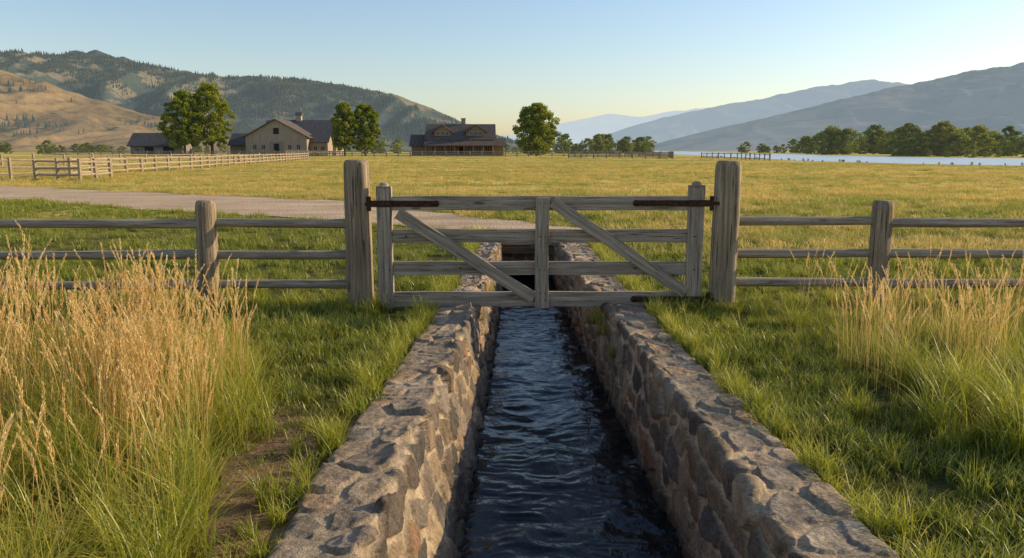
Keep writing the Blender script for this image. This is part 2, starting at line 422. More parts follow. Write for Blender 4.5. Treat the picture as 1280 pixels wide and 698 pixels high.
def box_me(name,sx,sy,sz,mat,bev=.0,seg=2,rough=0,cuts=0):
    import bmesh
    bm=bmesh.new(); bmesh.ops.create_cube(bm,size=1); bmesh.ops.scale(bm,vec=(sx,sy,sz),verts=bm.verts)
    if cuts:
        ed=[e for e in bm.edges if abs((e.verts[0].co-e.verts[1].co).x)>sx*.9]
        bmesh.ops.subdivide_edges(bm,edges=ed,cuts=cuts,use_grid_fill=True)
    if bev>0:
        ed=[e for e in bm.edges if e.calc_face_angle(0)>.5]
        bmesh.ops.bevel(bm,geom=ed,offset=bev,segments=seg,affect='EDGES',profile=.6)
    if rough>0:
        for v in bm.verts:
            n=Vector((math.sin(v.co.x*7.1+v.co.y*3),math.sin(v.co.x*5.3+1+v.co.z*5),math.sin(v.co.x*6.1+v.co.y*5+2)))
            v.co+=n*rough+Vector((random.uniform(-1,1),random.uniform(-1,1),random.uniform(-1,1)))*rough*.3
    me=bpy.data.meshes.new(name); bm.to_mesh(me); bm.free(); me.materials.append(mat)
    for p in me.polygons: p.use_smooth = False
    return me
def box(name,c,s,mat,parent=None,bev=0,rot=(0,0,0),rough=0,cuts=0):
    o=bpy.data.objects.new(name,box_me(name,*s,mat,bev,2,rough,cuts)); o.location=c; o.rotation_euler=rot
    return link(o,parent)

cul=empty('culvert_headwall',(.3,YEND,0))
def headwall():
    x=np.arange(-.75,.95,.012); z=np.arange(-.95,.055,.012)
    X,Z=np.meshgrid(x,z,indexing='ij'); f1,f2,h,lx,ly=stones_field(X+30,Z+20,5)
    mask=sstep(.012,.03,f2-f1); H=mask*(.02+.03*h[...,3]+.01*fbm(X*14,Z*14,3))
    P=np.stack([X,-H,Z],-1); col=PAL[(h[...,2]*7.99).astype(int)]; C=MORT*(1-mask[...,None])+col*mask[...,None]
    C=np.concatenate([C,np.ones(C.shape[:2]+(1,))],-1)
    f=grid_faces(len(x),len(z))
    cen=P.reshape(-1,3)[f].mean(1)
    keep=~((np.abs(cen[:,0]+.0)<.38)&(cen[:,2]<-.44)); f=f[keep]
    me=mesh_np('stone_face',P.reshape(-1,3),f,M_stone,True,C.reshape(-1,4)); link(bpy.data.objects.new('stone_face',me),cul)
headwall()
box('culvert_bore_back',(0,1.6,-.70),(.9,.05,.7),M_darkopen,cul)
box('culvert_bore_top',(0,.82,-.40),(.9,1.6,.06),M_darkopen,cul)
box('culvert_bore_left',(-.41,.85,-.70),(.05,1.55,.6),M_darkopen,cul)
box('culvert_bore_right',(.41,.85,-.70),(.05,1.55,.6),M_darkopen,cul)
box('timber_beam',(-.02,-.28,-.02),(1.42,.22,.17),M_wood,cul,.012,rough=.004,cuts=8)
box('timber_sill',(-.02,-.12,-.24),(1.2,.10,.12),M_post,cul,.012,rough=.004,cuts=8)
box('headwall_coping',(0,.17,.03),(1.75,.34,.07),M_stonechim,cul,.02,rough=.006,cuts=12)

def build_water():
    xs=np.linspace(-.75,1.35,150); ys=np.concatenate([np.arange(-6,2,.08),np.arange(2,9,.014),np.arange(9,17.1,.03)])
    Y,X=np.meshgrid(ys,xs,indexing='ij')
    wx=X+.12*fbm(X*2,Y*1.5,2,1); wy=Y+.25*fbm(X*1.5+9,Y*1.2,3,2)
    r=lambda v:1-np.sqrt(v*v+.004)
    H=.014*fbm(wx*2.6,wy*2.2,3,3)+.022*r(vnoise(wx*2.6+wy*.9,wy*4.2-wx*.8,4))+.020*r(vnoise(wx*2.4-wy*1.0+5,wy*4.6+wx*.9,5))+.010*r(vnoise(wx*7,wy*12,6))+.002*fbm(wx*20,wy*28,2,7)
    P=np.stack([X,Y,ZW+H*1.0-.02],-1)
    me=mesh_np('canal_water',P.reshape(-1,3),grid_faces(len(ys),len(xs)),M_water)
    link(bpy.data.objects.new('canal_water',me))
build_water()

# ------------------------------------------------------------------ logs (tubes along local X)
def tube_me(name,L,r0,r1,mat,sq=0,seg=22,rings=28,seed=0,bow=.0,rn=.04,closed_taper=.0,groove=.0):
    t=np.linspace(0,1,rings); x=t*L
    x=np.concatenate([[0,0],x[1:-1],[L,L]]) 
    tt=x/L; R=r0+(r1-r0)*tt
    xs=[x[0]-.004]; Rs=[.001]; xs.append(0.0); Rs.append(r0*(1-closed_taper*.6)); xs.append(min(.02,L*.02)); Rs.append(r0)
    e=max(.03,.09*(closed_taper>0)*1.0)
    for k in range(2,len(x)-2):
        if x[k]<L-e*.7: xs.append(x[k]); Rs.append(R[k])
    xs.append(L-e*.6); Rs.append(r1); xs.append(L-e*.15); Rs.append(r1*(1-closed_taper*.35)); xs.append(L); Rs.append(r1*(1-closed_taper)); xs.append(L+.003); Rs.append(.001)
    xs=np.array(xs);Rs=np.array(Rs)
    a=np.linspace(0,2*np.pi,seg,endpoint=False)
    A,Xx=np.meshgrid(a,xs)
    R=Rs[:,None]*np.ones_like(A)
    if sq>0:
        p=2+sq*6; k=(np.abs(np.cos(A))**p+np.abs(np.sin(A))**p)**(-1/p); R=R*k
    R=R*(1+rn*fbm(np.cos(A)*1.5+seed*3.1+Xx*.8,np.sin(A)*1.5+Xx*1.1+seed,3,seed))
    if groove>0: R=R*(1-groove*np.clip(vnoise(A*seg/6.3*.5+seed*5,Xx*.7,seed+2)-.25,0,1))
    by=bow*np.sin(np.pi*Xx/L)+.008*fbm(Xx*1.1+seed,0*Xx,2,seed)
    P=np.stack([Xx,R*np.cos(A)+by,R*np.sin(A)-abs(bow)*.6*np.sin(np.pi*Xx/L)],-1)
    return mesh_np(name,P.reshape(-1,3),grid_faces(len(xs),seg,True),mat)
def log(name,p0,p1,r0,r1,mat,parent=None,**kw):
    p0=Vector(p0);p1=Vector(p1);d=p1-p0
    o=bpy.data.objects.new(name,tube_me(name,d.length,r0,r1,mat,**kw))
    q=d.to_track_quat('X','Z'); o.rotation_mode='QUATERNION'; o.rotation_quaternion=q; o.location=p0
    return link(o,parent)

def gate_post(x,y,h,sd,lean):
    e=empty('gate_post',(x,y,0))
    log('post_log',(0,0,-.4),(lean,0,h),.140,.122,M_post,e,sq=.28,seg=56,rings=60,seed=sd,rn=.07,closed_taper=.25,groove=.12)
    return e
gp1=gate_post(-1.635,8.45,1.60,3,-.0); gp2=gate_post(2.26,8.45,1.59,5,.015)

def side_fence(posts,rails,y,sd,x_in):
    e=empty('post_and_rail_fence',(posts[0],y,0))
    for i,px in enumerate(posts):
        log('post_%d'%(i+1),(px-posts[0],0,-.3),(px-posts[0]+random.uniform(-.02,.02),0,1.17),.112,.104,M_post,e,seg=40,rings=40,seed=sd+i,rn=.08,closed_taper=.22,groove=.08)
    xs=[x_in]+list(posts)
    for i in range(len(xs)-1):
        for k,z in enumerate(rails):
            a=xs[i]-posts[0]; b=xs[i+1]-posts[0]; s=1 if b>a else -1
            log('rail_%d_%d'%(i+1,k+1),(a-s*.03,.03*((-1)**i),z+random.uniform(-.012,.012)),(b+s*.08,.03*((-1)**i),z+random.uniform(-.012,.012)),.052,.044,M_wood,e,seg=20,rings=30,seed=sd*3+i*4+k,rn=.09,bow=random.uniform(-.012,.012))
    return e
side_fence([-3.28,-6.5,-9.6,-12.8],[.925,.585,.27],8.5,2,-1.72)
side_fence([3.95,6.7,9.9,13.1],[.95,.60,.285],8.5,6,2.35)

# ------------------------------------------------------------------ gate
g=empty('wooden_gate',(.31,8.4,0))
def gb(name,x0,x1,z0,z1,y,th,mat=M_wood,rough=.003):
    return box(name,((x0+x1)/2-.31,y,(z0+z1)/2),(x1-x0,th,z1-z0),mat,g,.006,rough=rough,cuts=10)
def gv(name,x0,x1,z0,z1,y,th,cham=False):
    o=box(name,((x0+x1)/2-.31,y,(z0+z1)/2),(z1-z0,th,x1-x0),M_wood,g,.008,rot=(0,math.radians(-90),0),rough=.003,cuts=8)
    return o
gb('top_rail',-1.27,1.87,1.075,1.222,0,.05)
gb('second_rail',-1.27,1.87,.735,.875,0.005,.045)
gb('third_rail',-1.27,1.87,.385,.53,0.003,.045)
gb('bottom_rail',-1.27,1.87,.045,.205,0,.05)
gv('hinge_stile_west',-1.425,-1.265,.02,1.33,0,.085)
gv('hinge_stile_east',1.855,2.02,.02,1.34,0,.085)
for xx,zz in ((-1.345,1.33),(1.9375,1.34)):
    log('stile_cap',(xx-.31,0,zz-.01),(xx-.31,0,zz+.035),.066,.05,M_wood,g,sq=.5,seg=24,rings=8,closed_taper=.45)
gv('centre_stile',.245,.39,.03,1.215,-.052,.045)
def brace(name,x0,z0,x1,z1):
    dx=x1-x0;dz=z1-z0;L=math.hypot(dx,dz)
    return box(name,((x0+x1)/2-.31,-.05,(z0+z1)/2),(L,.04,.125),M_wood,g,.006,rot=(0,-math.atan2(dz,dx),0),rough=.003,cuts=10)
brace('brace_west',-1.20,1.05,.235,.14)
brace('brace_east',.42,1.17,1.85,.20)
def strap(name,x0,x1,z,pinx):
    box(name+'_strap',((x0+x1)/2-.31,-.034,z),(abs(x1-x0),.012,.062),M_iron,g,.003)
    log(name+'_barrel',(pinx-.31,-.04,z-.075),(pinx-.31,-.04,z+.075),.022,.022,M_iron,g,seg=16,rings=6)
    for k in range(4):
        xx=x0+(x1-x0)*(.08+.25*k)
        log(name+'_bolt_%d'%k,(xx-.31,-.03,z),(xx-.31,-.052,z),.013,.011,M_iron,g,seg=10,rings=6)
    log(name+'_tip',(x0-.31,-.026,z),(x0-.31,-.042,z),.034,.03,M_iron,g,seg=16,rings=6)
for nm,x0,x1,z in (('hinge_nw',-.80,-1.27,1.145),('hinge_ne',1.30,1.855,1.15),('hinge_se',1.30,1.855,.125)):
    strap(nm,x0,x1,z,(-1.50 if x1<0 else 2.095))
    a,b=(-1.51,-1.255) if x1<0 else (1.845,2.10)
    box(nm+'_plate',((a+b)/2-.31,-.051,z),(b-a,.014,.068),M_iron,g,.003)
    pa,pb=(-1.62,-1.50) if x1<0 else (2.09,2.22)
    box(nm+'_pintle',((pa+pb)/2-.31,-.045,z-.0),(pb-pa,.035,.035),M_iron,g,.004)
for z in (.2,.8,1.15,.45,.12):
    for xx in (.29,.345):
        log('nail',(xx-.31,-.07,z),(xx-.31,-.079,z),.007,.006,M_iron,g,seg=8,rings=6)
for (bx,bz) in ((-1.12,1.14),(-1.12,.80),(-1.3,.45),(-1.3,.12),(1.93,.8),(1.93,.45),(-.55,.46),(.15,.12),(1.05,.8),(1.3,.46),(1.75,.12)):
    log('nail',(bx-.31,-.02,bz),(bx-.31,-.053,bz),.008,.007,M_iron,g,seg=8,rings=6)

# ------------------------------------------------------------------ scatter system
def variants_collection(name, objs):
    c=bpy.data.collections.new(name)
    for o in objs: c.objects.link(o)
    return c
def scatter(name,P,rz,sc,coll,nvar,tilt=None):
    n=len(P); me=bpy.data.meshes.new(name); me.vertices.add(n); me.vertices.foreach_set('co',np.ascontiguousarray(P,dtype=np.float32).ravel())
    def att(nm,t,arr):
        a=me.attributes.new(nm,t,'POINT')
        a.data.foreach_set('vector' if t=='FLOAT_VECTOR' else 'value', np.ascontiguousarray(arr).ravel())
    rot=np.zeros((n,3),np.float32); rot[:,2]=rz
    scl=np.asarray(sc,np.float32)
    if scl.ndim==1: scl=np.repeat(scl[:,None],3,1)
    att('rot','FLOAT_VECTOR',rot); att('scl','FLOAT_VECTOR',scl.astype(np.float32)); att('vi','INT',rng.integers(0,nvar,n).astype(np.int32))
    o=link(bpy.data.objects.new(name,me))
    ng=bpy.data.node_groups.new(name+'_scatter','GeometryNodeTree')
    ng.interface.new_socket(name='Geometry',in_out='INPUT',socket_type='NodeSocketGeometry')
    ng.interface.new_socket(name='Geometry',in_out='OUTPUT',socket_type='NodeSocketGeometry')
    N=ng.nodes; gi=N.new('NodeGroupInput'); go=N.new('NodeGroupOutput')
    ip=N.new('GeometryNodeInstanceOnPoints'); ci=N.new('GeometryNodeCollectionInfo')
    ci.inputs['Collection'].default_value=coll; ci.inputs['Separate Children'].default_value=True; ci.inputs['Reset Children'].default_value=True
    def na(nm,t):
        a=N.new('GeometryNodeInputNamedAttribute'); a.data_type=t; a.inputs['Name'].default_value=nm; return a.outputs['Attribute']
    e2r=N.new('FunctionNodeEulerToRotation'); L=ng.links
    L.new(na('rot','FLOAT_VECTOR'),e2r.inputs[0]); L.new(e2r.outputs[0],ip.inputs['Rotation'])
    L.new(na('scl','FLOAT_VECTOR'),ip.inputs['Scale']); L.new(na('vi','INT'),ip.inputs['Instance Index'])
    ip.inputs['Pick Instance'].default_value=True
    L.new(gi.outputs[0],ip.inputs['Points']); L.new(ci.outputs[0],ip.inputs['Instance']); L.new(ip.outputs[0],go.inputs[0])
    md=o.modifiers.new('scatter','NODES'); md.node_group=ng
    return o

def blades(n,rad,h0,h1,w,lean0,lean1,S=4,seed=0,tr=(0,1),power=.6):
    r=np.random.default_rng(seed)
    rr=rad*np.sqrt(r.random(n)); th=r.random(n)*6.283; bx=rr*np.cos(th); by=rr*np.sin(th)
    ph=r.random(n)*6.283; h=h0+(h1-h0)*r.random(n)**1.2; ln=lean0+(lean1-lean0)*r.random(n)
    ww=w*(.6+.8*r.random(n)); tint=tr[0]+(tr[1]-tr[0])*r.random(n)
    V=np.empty((n,S+1,2,3)); C=np.ones((n,S+1,2,4))
    fa=ph+1.57+r.normal(0,.5,n)
    for k in range(S+1):
        t=k/S; off=ln*h*t**2.0
        cx=bx+np.cos(ph)*off; cy=by+np.sin(ph)*off; cz=h*(t-.28*np.minimum(ln,1.3)*t**2.5)-.01*(k==0)
        hw=ww*.5*((1-t)**power*.95+.05)
        V[:,k,0]=np.stack([cx-np.cos(fa)*hw,cy-np.sin(fa)*hw,cz],-1); V[:,k,1]=np.stack([cx+np.cos(fa)*hw,cy+np.sin(fa)*hw,cz],-1)
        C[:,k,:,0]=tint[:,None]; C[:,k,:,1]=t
    base=(np.arange(n)*(S+1)*2)[:,None,None]; k=np.arange(S)[None,:,None]*2
    F=(base+k+np.array([0,1,3,2])[None,None,:]).reshape(-1,4)
    return V.reshape(-1,3),F,C.reshape(-1,4)
def join(parts):
    V=[];F=[];C=[];b=0
    for v,f,c in parts: V.append(v);F.append(f+b);C.append(c);b+=len(v)
    return np.concatenate(V),np.concatenate(F),np.concatenate(C)
def var_obj(name,data,mat):
    me=mesh_np(name,data[0],data[1],mat,True,data[2]); return bpy.data.objects.new(name,me)

def seed_stems(n,rad,h0,h1,seed,hw=.0015,head=.22,nsp=50):
    r=np.random.default_rng(seed); V=[];F=[];C=[];b=0
    for i in range(n):
        rr=rad*math.sqrt(r.random()); th=r.random()*6.283; p0=np.array([rr*math.cos(th),rr*math.sin(th),-.01])
        ph=r.random()*6.283; ln=.03+.20*r.random(); h=h0+(h1-h0)*r.random(); d=np.array([math.cos(ph),math.sin(ph)])*ln
        S=9; t=np.linspace(0,1,S); tint=r.random()
        droop=.02+.09*r.random()
        def cen(t):
            o=(d[None,:])*h*(t**1.8)[:,None]+ (d/ln)[None,:]*droop*h*(np.clip(t-.7,0,1)**2*4)[:,None]
            return np.concatenate([p0[None,:2]+o,(p0[2]+h*(t-.05*t**2-.4*droop*np.clip(t-.75,0,1)*2))[:,None]],1)
        c=cen(t)
        for ax in (0,1):
            sd=np.array([1,0,0]) if ax==0 else np.array([0,1,0])
            v=np.stack([c-sd*hw,c+sd*hw],1).reshape(-1,3)
            k=np.arange(S-1)[:,None]*2; f=(k+np.array([0,1,3,2])[None,:])+b
            V.append(v);F.append(f);cc=np.ones((len(v),4));cc[:,0]=tint*.7;cc[:,1]=.45+.5*np.repeat(t,2);C.append(cc);b+=len(v)
        ts=1-head*r.random(nsp); cc0=cen(ts); 
        up=cen(np.clip(ts+.02,0,1.05))-cc0; up/=np.linalg.norm(up,axis=1)[:,None]+1e-9
        an=r.random(nsp)*6.283; q=(1-ts)/head; env=np.sin(np.clip(q*.9+.12,0,1)*3.14)**.6
        out=np.stack([np.cos(an),np.sin(an),0*an],-1)
        ln2=(.016+.014*r.random(nsp))
        tip=cc0+up*ln2[:,None]+out*(.009*env)[:,None]
        sdv=np.cross(up,out)*.0030
        base=cc0+out*.001
        midp=(base+tip)/2+out*.002
        v=np.stack([base,midp+sdv,tip,midp-sdv],1).reshape(-1,3)
        f=np.arange(nsp*4).reshape(-1,4)+b
        V.append(v);F.append(f);cc=np.ones((len(v),4));cc[:,0]=np.clip(.25+tint*.4+.5*np.repeat(r.random(nsp),4),0,1);cc[:,1]=.9;C.append(cc);b+=len(v)
    return np.concatenate(V),np.concatenate(F),np.concatenate(C)

def region(x0,x1,y0,y1,dens):
    n=int((x1-x0)*(y1-y0)*dens); return x0+(x1-x0)*rng.random(n), y0+(y1-y0)*rng.random(n)
def canal_clear(x,y,m=.0):
    return ~((y<YEND+.5)&(x>LO(y)-m)&(x<RO(y)+m))
def dirt(x,y):
    d=((x+1.36)/.58)**2+((y-3.6)/1.7)**2+.8*fbm(x*4,y*4,3,3); return d
def finish(x,y): return np.stack([x,y,gz(x,y)],-1)

lawnv=[var_obj('lawn_tuft_v%d'%k,join([blades(46,.09,.03,.105,.0056,.1,1.1,3,100+k,(0,.92)),blades(5,.09,.05,.13,.004,.1,.9,3,150+k,(.9,1))]),M_lawn) for k in range(6)]
c_lawn=variants_collection('lawn_tufts',lawnv)
X=[];Y=[]
for y0,y1,dn in ((1.2,4,150),(4,8,120),(8,13,62),(13,27,26)):
    xw=y1*.85+1.5
    x,y=region(-xw,xw,y0,y1,dn)
    lim=.8*y+1.6; k=(np.abs(x)<lim)&canal_clear(x,y,.01)&~on_road(x,y)
    if y0>=13: k&=(x<2+8*fbm(x*.2,y*.2,2,2))|(rng.random(len(x))<.45)
    d=dirt(x,y); k&=(d>1.05)|(rng.random(len(x))<.10+.25*np.clip(d,0,1))
    k&=(rng.random(len(x))<.62+.7*fbm(x*1.3,y*1.3,3,6)+.12)
    X.append(x[k]);Y.append(y[k])
X=np.concatenate(X);Y=np.concatenate(Y)
sc=(.6+.55*rng.random(len(X)))*(1+.8*fbm(X*1.1,Y*1.1,3,1))*np.interp(Y,[0,8,14,27],[1,1.1,1.4,2.0])
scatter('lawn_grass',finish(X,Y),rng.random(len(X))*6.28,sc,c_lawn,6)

tuftv=[var_obj('tuft_v%d'%k,blades(60,.07,.10,.30,.006,.15,1.0,4,200+k,(0,1)),M_tall) for k in range(4)]
c_tuft=variants_collection('edge_tufts',tuftv)
x=[];y=[]
yy=rng.random(210)*13+2; x+=list(LO(yy)-.03-.16*rng.random(210)**2); y+=list(yy)
yy=rng.random(210)*13+2; x+=list(RO(yy)+.03+.14*rng.random(210)**2); y+=list(yy)
xx=rng.uniform(-9,9,260); x+=list(xx); y+=list(8.5+rng.normal(0,.13,260))
for px,py in ((-1.635,8.4),(2.26,8.4),(-3.28,8.45),(3.95,8.45)):
    a=rng.random(18)*6.28; x+=list(px+.2*np.cos(a)); y+=list(py+.2*np.sin(a))
xx,yy=region(-7,9,2,12,4.5); x+=list(xx); y+=list(yy)
x=np.array(x);y=np.array(y); k=canal_clear(x,y,0)&((dirt(x,y)>1)|(rng.random(len(x))<.4)); x=x[k];y=y[k]
scatter('grass_tufts',finish(x,y),rng.random(len(x))*6.28,.4+.6*rng.random(len(x)),c_tuft,4)
wx=np.array([RI(8.2)-.06,RI(8.5)-.03,RI(8.9)-.06,RI(7.6)-.03,LI(10.5)+.05,LI(8.6)+.04,LI(12)+.04]);wy=np.array([8.2,8.5,8.9,7.6,10.5,8.6,12.]);wz=np.array([-.22,-.15,-.25,-.3,-.2,-.15,-.3])
scatter('wall_weeds',np.stack([wx,wy,wz],-1),rng.random(7)*6.28,np.array([1.1,1.2,1,.8,1.0,.8,.9])*.9,c_tuft,4)

tallv=[var_obj('tall_grass_v%d'%k,join([blades(80,.13,.30,.74,.0064,.2,.95,6,300+k,(0,.95)),blades(8,.13,.3,.7,.005,.2,.8,6,330+k,(.93,1))]),M_tall) for k in range(5)]
c_tall=variants_collection('tall_grass_clumps',tallv)
goldv=[var_obj('golden_stems_v%d'%k,join([seed_stems(11,.20,.72,1.24,400+k),blades(4,.15,.25,.75,.004,.2,.7,5,430+k,(0,.8))]),M_gold) for k in range(8)]
c_gold=variants_collection('golden_stem_clumps',goldv)
def inL(x,y): 
    b=-1.42-.10*(y-3)-.22*np.clip(y-4.6,0,9)+.18*fbm(y*1.4,x*0,2,2); return (x<b)&(y<6.4+.3*fbm(x*1.5,y*0,2,4))&(y>1.6)
def inR(x,y):
    return (x>2.55+.25*fbm(y*1.3,x*0,2,1)+np.clip(5.0-y,0,9)*.3)&(y>3.2)&(y<8.0)&(x<.8*y+2)
x,y=region(-6.5,-1,1.6,6.6,32); k=inL(x,y)&(rng.random(len(x))<.85+.5*fbm(x*1.5,y*1.5,2,5)); x1,y1=x[k],y[k]
x,y=region(2,8,3.2,8,24); k=inR(x,y)&(fbm(x*.9,y*.9,2,7)>-.3); x2,y2=x[k],y[k]
X=np.concatenate([x1,x2]);Y=np.concatenate([y1,y2]); s=np.concatenate([(.65+.4*rng.random(len(x1)))*np.interp(y1,[3.5,5],[1,.85]),(.4+.45*rng.random(len(x2)))*np.interp(y2,[4,5.5,7],[1.25,1,.75])])
s3=np.stack([s,s,s*rng.uniform(.8,1.1,len(s))],-1)
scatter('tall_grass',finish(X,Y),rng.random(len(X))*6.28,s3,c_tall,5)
x,y=region(-6.8,-1,2.4,6.6,34); k=inL(x+.05,y)&(rng.random(len(x))<(.78+.9*fbm(x*1.2,y*1.2,2,3))*np.interp(y,[2.4,3.4,4.4],[.10,.38,1])*np.interp(x,[-2.6,-1.7],[1,.5])); x1,y1=x[k],y[k]
x,y=region(2.2,8,5.4,8.2,14); k=inR(x-.1,y)&(rng.random(len(x))<.30+.9*fbm(x*1.2,y*1.2,2,6)); x2,y2=x[k],y[k]
X=np.concatenate([x1,x2]);Y=np.concatenate([y1,y2]); s=np.concatenate([(.72+.28*rng.random(len(x1)))*np.interp(x1,[-3.6,-2.2],[1.03,.86]),.5+.32*rng.random(len(x2))])
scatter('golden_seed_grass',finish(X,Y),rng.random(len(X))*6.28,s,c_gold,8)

fieldv=[var_obj('meadow_v%d'%k,join([blades(70,.26,.12,.36,.010,.1,.9,3,500+k,(0,1))]),M_field) for k in range(5)]
c_field=variants_collection('meadow_clumps',fieldv)
X=[];Y=[]
for y0,y1,dn in ((10.5,18,13),(18,34,8),(34,60,3.6),(60,110,1.2),(110,200,.25)):
    xw=y1*.8+3; x,y=region(-xw,xw,y0,y1,dn)
    k=(np.abs(x)<.78*y+3)&canal_clear(x,y,.2)&~on_road(x,y)
    ya=np.interp(x,RA[:,0],RA[:,1]); k&=~((x<1.0)&(y<ya))
    k&=(y>12.5+2.5*fbm(x*.4,y*.4,3,2))
    xr=np.interp(y,RIV[:,1],RIV[:,0]); k&=~((x>xr-3)&(y>44))
    k&=rng.random(len(x))<.75+.9*fbm(x*.2,y*.6,3,5)
    X.append(x[k]);Y.append(y[k])
X=np.concatenate(X);Y=np.concatenate(Y)
s=(.5+.6*rng.random(len(X)))*np.interp(Y,[10,20,60,200],[.7,.85,1.25,2.2]); 
s3=np.stack([s*1.2,s*1.2,s*np.interp(Y,[10,60,200],[.85,.55,.3])],-1)
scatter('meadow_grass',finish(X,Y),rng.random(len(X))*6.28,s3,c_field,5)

def pebbles():
    import bmesh
    out=[]
    for k in range(3):
        bm=bmesh.new(); bmesh.ops.create_icosphere(bm,subdivisions=2,radius=.010)
        for v in bm.verts: v.co*= 1+.3*random.uniform(-1,1); v.co.z*=.6
        me=bpy.data.meshes.new('pebble_v%d'%k); bm.to_mesh(me); bm.free(); me.materials.append(M_post)
        out.append(bpy.data.objects.new('pebble_v%d'%k,me))
    return variants_collection('pebbles',out)
c_peb=pebbles()
x,y=region(-2,-.95,2,5.6,200); k=(dirt(x,y)<1.2)&canal_clear(x,y,.02); x=x[k];y=y[k]
scatter('dirt_pebbles',finish(x,y),rng.random(len(x))*6.28,.3+.9*rng.random(len(x))**2,c_peb,3)

# ------------------------------------------------------------------ trees
def leaf_cloud(centres,radii,nper,size,seed):
    r=np.random.default_rng(seed); V=[];C=[]
    for (c,R) in zip(centres,radii):
        n=nper; d=r.normal(size=(n,3)); d/=np.linalg.norm(d,axis=1)[:,None]; p=c+d*(R*(r.random(n)**.45))[:,None]*np.array([1,1,.8])
        a=r.normal(size=(n,3)); a/=np.linalg.norm(a,axis=1)[:,None]; b=np.cross(a,r.normal(size=(n,3))); b/=np.linalg.norm(b,axis=1)[:,None]+1e-9
        s=size*(.6+.8*r.random(n))[:,None]
        V.append(np.stack([p-a*s,p-b*s*.6,p+a*s,p+b*s*.6],1).reshape(-1,3))
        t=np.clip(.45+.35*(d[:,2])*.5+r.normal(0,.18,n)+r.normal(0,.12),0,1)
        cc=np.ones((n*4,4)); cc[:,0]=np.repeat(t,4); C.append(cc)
    V=np.concatenate(V); return V,np.arange(len(V)).reshape(-1,4),np.concatenate(C)
def crown_points(H,W,n,seed,base=.16,shape=1.0):
    r=np.random.default_rng(seed); pts=[];rad=[]
    while len(pts)<n:
        t=r.random()**.85; z=base*H+(1-base)*H*t
        prof=(math.sin(math.pi*min(1,max(.0,t*.86+.12)))**.6)*W*.5
        a=r.random()*6.283; q=math.sqrt(r.random())
        k=1+.28*float(fbm(np.array(math.cos(a)*1.3+seed),np.array(math.sin(a)*1.3+t*3.5),2,seed%8))
        pts.append((math.cos(a)*q*prof*k,math.sin(a)*q*prof*k,z*(1-.04*r.random()))); rad.append(W*(.05+.06*r.random()))
    return np.array(pts),np.array(rad)
def tree(name,loc,H,W,seed,n=230,nper=95,size=.24,mat=M_leaf,trunks=1,base=.14):
    e=empty(name,loc); r=random.Random(seed)
    P,R=crown_points(H,W,n,seed,base)
    V,F,C=leaf_cloud(P,R,nper,size,seed); link(bpy.data.objects.new('foliage',mesh_np('foliage',V,F,mat,False,C)),e)
    rt=H*.018
    log('trunk',(0,0,-.3),(W*.02,0,H*.62),rt*1.3,rt*.45,M_bark,e,seg=12,rings=10,seed=seed)
    for k in range(9):
        z=H*(.16+.05*k); a=r.random()*6.28; l=W*r.uniform(.22,.38)
        log('limb_%d'%k,(0,0,z),(math.cos(a)*l,math.sin(a)*l,z+l*r.uniform(.7,1.2)),rt*.5,rt*.15,M_bark,e,seg=7,rings=6,seed=k)
    return e
B=240.
tree('cottonwood_tree',(-95.0,B-6,0),18.2,11.5,1)
tree('cottonwood_tree',(-88.5,B-2,0),20.6,12.5,2)
tree('cottonwood_tree',(-49.0,B-4,0),15.2,8.6,3)
tree('cottonwood_tree',(-43.5,B-1,0),15.0,9.0,4)
tree('cottonwood_tree',(7.0,B-8,0),14.6,12.6,5,n=300,base=.07)

def deciduous_variant(k,H=10,W=9):
    P,R=crown_points(H,W,60,50+k,.02); V,F,C=leaf_cloud(P,R*1.25,55,.3,60+k); return var_obj('riverside_tree_v%d'%k,(V,F,C),M_leaf_far)
c_far=variants_collection('riverside_tree_variants',[deciduous_variant(k,10,[8,10,12,9,7][k]) for k in range(5)])
T=[]
def row(x0,x1,y0,y1,n,s0,s1):
    for _ in range(n):
        t=rng.random(); T.append((x0+(x1-x0)*t+rng.normal(0,2),y0+(y1-y0)*t+rng.uniform(-12,12),s0+(s1-s0)*rng.random()**1.6))
row(22,92,430,520,40,.45,1.15)
row(150,215,520,480,24,.4,.9)
row(118,240,345,330,40,.3,1.0)
row(150,420,430,440,60,.8,1.5)
row(120,128,300,304,4,.9,1.25); row(112,124,238,236,7,.6,1.2); row(118,136,228,226,8,.6,1.15); row(145,165,225,228,7,.5,1.0)
row(108,300,215,240,44,.16,.75)
row(100,230,196,190,30,.10,.3)
row(-75,-55,420,430,6,.5,.8); row(-250,-215,380,390,5,.4,.7); row(-60,20,520,520,30,.3,.7); row(-30,-10,330,330,5,.4,.6)
row(-420,-150,620,600,60,.4,.8)
T=np.array(T)
ok=T[:,0]>np.interp(T[:,1],RIVB[:,1],RIVB[:,0])+2
T=T[ok|(T[:,0]<60)|(T[:,1]>410)]
scatter('distant_trees',np.stack([T[:,0],T[:,1],0*T[:,0]-.2],-1),rng.random(len(T))*6.28,np.stack([T[:,2]*rng.uniform(.9,1.4,len(T)),T[:,2]*1.1,T[:,2]],-1),c_far,5)
k=rng.integers(20,150,60); 
scatter('riverbank_scrub',np.stack([RIV[k,0]-rng.random(60)*2.2,RIV[k,1]+rng.random(60)*3,0*RIV[k,0]],-1),rng.random(60)*6.28,.02+.025*rng.random(60),c_far,5)

